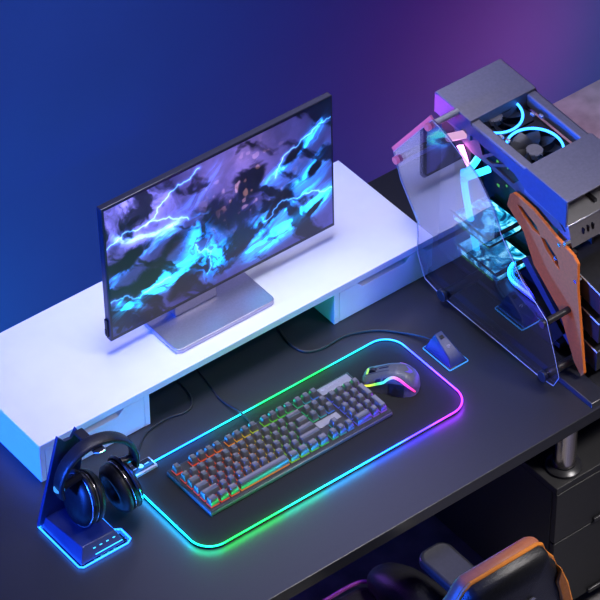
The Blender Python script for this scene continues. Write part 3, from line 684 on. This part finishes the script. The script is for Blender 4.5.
# ------------------------------------------------------------------ gaming chair
CXc = -.430
ch = thing('gaming_chair', 'black gaming chair with orange piping pushed up to the desk front', 'chair', (CXc, -.85, FZ))
def bk(x, h, d=0):                     # backrest: h up from the seat, d towards the front
    lean = .16
    return V((CXc + x, -.975 - h * lean + d, -.22 + h))
side_p = [(.175, 0), (.205, .10), (.212, .24), (.197, .36), (.170, .45), (.142, .53), (.118, .585), (.094, .62), (.084, .645), (.072, .655)]
outline = [(-x, h) for x, h in side_p][::1] + [(x, h) for x, h in reversed(side_p)]
def inset(k): 
    cx_, ch_ = 0, .33
    return [(x * k, ch_ + (h - ch_) * (1 - (1 - k) * .55)) for x, h in outline]
MB().loft([[bk(x, h, d) for x, h in inset(k)] for k, d in ((1.0, -.012), (.985, -.030), (.93, -.040), (.7, -.046), (.3, -.048))]).build('back_shell', M['leather'], ch, angle=50)
MB().loft([[bk(x, h, d) for x, h in inset(k)] for k, d in ((1.0, -.010), (1.015, -.002), (1.01, .008), (.97, .016), (.88, .020), (.5, .02))]).build('back_cushion', M['brown'], ch, angle=50)
MB().tube([bk(x, h, -.012) for x, h in outline], .0042, n=8).build('piping', M['orange'], ch)
for sg in (-1, 1):
    wing = [(sg * .112, .590), (sg * .140, .530), (sg * .168, .45), (sg * .195, .36), (sg * .19, .30), (sg * .155, .42), (sg * .128, .50), (sg * .110, .55)]
    MB().prism([bk(x, h, -.024) for x, h in wing], bk(0, 0, -.046) - bk(0, 0, -.024)).build('wing_panel', M['orange'], ch, bevel=.003)
m = MB()
m.prism([bk(x, h, -.0485) for x, h in ((.012, .545), (.050, .560), (.058, .552), (.030, .540), (.022, .520), (.012, .52))], (0, -.002, 0)); m.build('emblem', M['silver'], ch)
# seat with bolsters
sz = -.245
MB().prism(rrect(CXc - .215, CXc + .215, -.98, -.485, .04, sz - .09), (0, 0, .085)).build('seat', M['leather'], ch, bevel=.02, seg=4)
MB().tube(spline([(CXc - .20, -.53, sz - .004), (CXc - .16, -.488, sz - .003), (CXc - .05, -.484, sz - .003), (CXc + .10, -.484, sz - .003), (CXc + .19, -.488, sz - .003), (CXc + .214, -.52, sz - .004)]), .004, n=8).build('lit_seat_edge', M['violet'], ch)  # violet colour stands in for purple light on the seat's front edge
for sg in (-1, 1):
    x = CXc + sg * .225
    pts = [V((x - sg * .01, -.515, sz - .01)), V((x, -.54, sz + .012)), V((x + sg * .006, -.64, sz + .030)), V((x + sg * .008, -.78, sz + .034)), V((x, -.96, sz + .03))]
    MB().tube(spline(pts, 6), [.028 + .020 * min(1, k / 8) for k in range(25)], n=16).build('seat_bolster', M['leather'], ch, angle=80)
    ax_ = CXc + sg * .247
    arm = MB().prism(rrect(ax_ - .036, ax_ + .036, -.865, -.622, .024, -.098), (0, 0, .026)).build('armrest', M['satin'], ch, bevel=.008, seg=3)
    MB().box(ax_ - .02, ax_ + .02, -.80, -.74, -.33, -.098).build('arm_post', M['black'], arm, bevel=.004)
    MB().box(min(ax_, CXc), max(ax_, CXc), -.79, -.75, -.35, -.33).build('arm_bracket', M['black'], arm)
MB().cyl((CXc, -.77, FZ + .06), (CXc, -.77, sz - .09), .025).build('gas_lift', M['satin'], ch)
for k in range(5):
    t = 2 * PI * k / 5 + .3; d = V((math.cos(t), math.sin(t), 0)); c = V((CXc, -.77, FZ + .065))
    lg = MB().tube([c, c + d * .26 - V((0, 0, .012))], [.022, .014], n=10).build('base_leg', M['satin'], ch)
    w0 = c + d * .26; w0.z = FZ + .0255; pr = V((-d.y, d.x, 0))
    MB().cyl(w0 - pr * .018, w0 + pr * .018, .025).build('caster', M['rubber'], lg)

# ------------------------------------------------------------------ lights
def area(name, loc, target, size, col, power, sy=None, spread=None):
    l = bpy.data.lights.new(name, 'AREA'); l.energy = power; l.color = col; l.size = size
    if sy: l.shape = 'RECTANGLE'; l.size_y = sy
    if spread: l.spread = math.radians(spread)
    o = bpy.data.objects.new(name, l); COL.objects.link(o); o.location = loc
    o.rotation_euler = (V(target) - V(loc)).to_track_quat('-Z', 'Y').to_euler(); return o
def spot(name, loc, target, col, power, ang, blend=.8, r=.1):
    l = bpy.data.lights.new(name, 'SPOT'); l.energy = power; l.color = col; l.spot_size = math.radians(ang); l.spot_blend = blend; l.shadow_soft_size = r
    o = bpy.data.objects.new(name, l); COL.objects.link(o); o.location = loc
    o.rotation_euler = (V(target) - V(loc)).to_track_quat('-Z', 'Y').to_euler(); return o
area('overhead_lamp', (-.25, -.02, 2.2), (-.22, .0, 0), .8, (.78, .78, 1.0), 5.2, spread=52)
area('sheen_softbox', (.44, .52, 1.18), (-.28, -.40, 0), .75, (.56, .55, 1.0), 1.7, spread=120)  # softbox added out of view for sheen on key tops and desk
area('blue_side_lamp', (-7.0, .1, 1.1), (-.1, -.2, .12), 1.0, (.012, .10, 1.0), 92, spread=40)
spot('drawer_blue_fill', (.0, -2.6, .75), (.15, -.1, .05), (.012, .09, 1.0), 7, 14, .8, .2)  # narrow blue fill added for the right riser drawers
spot('front_fill_lamp', (-1.1, -2.2, 1.3), (-.68, -.15, .05), (.62, .58, 1.0), 18, 17, .8, .25)
spot('wall_blue_lamp', (-.75, .36, -.45), (-.3, .677, -.3), (.004, .62, 1.0), 8.0, 150, 1.0)
spot('wall_blue_high_lamp', (-.6, -.3, 1.7), (-.1, .677, .1), (.004, .5, 1.0), 13, 60, 1.0)
spot('wall_magenta_lamp', (1.25, .25, -.35), (1.0, .677, -.35), (1, .03, .14), 10.5, 150, 1.0)
spot('case_magenta_lamp', (.13, .10, .22), (.29, -.075, .40), (1, .10, .85), .8, 50, .6, .01)
point = bpy.data.lights.new('seat_edge_fill', 'POINT'); point.color = (.30, .10, 1); point.energy = .35; point.shadow_soft_size = .02  # violet fill added under the desk to light the seat's front edge
o = bpy.data.objects.new('seat_edge_fill', point); COL.objects.link(o); o.location = (-.30, -.40, -.15)
spot('wing_warm_fill', (-1.5, -1.7, 1.0), (.277, -.43, .19), (1, .60, .36), 30, 11, .8, .06)  # narrow warm spot added to bring out the orange wing
spot('stand_blue_fill', (-2.1, -1.9, .75), (-.72, -.24, .13), (.012, .12, 1), 45, 9, .8, .06)  # narrow blue spot added for the headphone stand's back plate
area('floor_fill', (1.9, .0, 1.2), (1.4, .3, FZ), .4, (.95, 1, .95), 2.2, spread=46)  # area light added out of view to brighten the concrete floor
area('front_right_fill', (.9, -1.7, 2.2), (.0, -1.0, .1), .5, (1, .95, .95), 6.0, spread=42)  # fill added from above for chair and cabinet front

# the LEDs of the pad's rim light the cloth and the desk around them
def rim_lights(path, colour, n, energy, h, name):
    total = sum((b - a).length for a, b in zip(path, path[1:] + path[:1])); step = total / n; nxt = dist = 0
    for a, b in zip(path, path[1:] + path[:1]):
        L = (b - a).length
        while nxt <= dist + L and nxt < total - 1e-6:
            p = a.lerp(b, (nxt - dist) / max(L, 1e-9)); l = bpy.data.lights.new(name, 'POINT'); c = colour(p); mx = max(c)
            l.color = [x / mx for x in c]; l.energy = energy * min(1.2, mx / .4); l.shadow_soft_size = .0032
            o = bpy.data.objects.new(name, l); COL.objects.link(o); o.location = p + V((0, 0, h)); nxt += step
        dist += L
rim_lights(dense, padcol, 260, .0085, .0070, 'pad_rim_light')
rim_lights(dn, lambda p: (.02, .20, 1), 70, .0022, .004, 'stand_rim_light')
w = bpy.data.worlds.new('World'); S.world = w; w.use_nodes = True
bg = w.node_tree.nodes['Background']; bg.inputs['Color'].default_value = (.06, .10, .34, 1); bg.inputs['Strength'].default_value = .1

# ------------------------------------------------------------------ camera
cam = bpy.data.cameras.new('camera'); co = bpy.data.objects.new('camera', cam); COL.objects.link(co)
r0 = V((0.7866, -0.6174, -0.0046)); d0 = V((0.4543, 0.5838, -0.6728)); d0.normalize(); r0 = (r0 - d0 * r0.dot(d0)).normalized(); u0 = r0.cross(d0)
co.matrix_world = Matrix(((r0.x, u0.x, -d0.x, -2.95315683), (r0.y, u0.y, -d0.y, -3.79489307), (r0.z, u0.z, -d0.z, 4.37351704), (0, 0, 0, 1)))
cam.sensor_width = 36; cam.lens = 3273.262 / 600 * 36; cam.clip_start = .1; cam.clip_end = 100
S.camera = co
S.view_settings.view_transform = 'Standard'; S.view_settings.look = 'None'; S.view_settings.exposure = 0; S.view_settings.gamma = 1; S.view_settings.use_curve_mapping = False
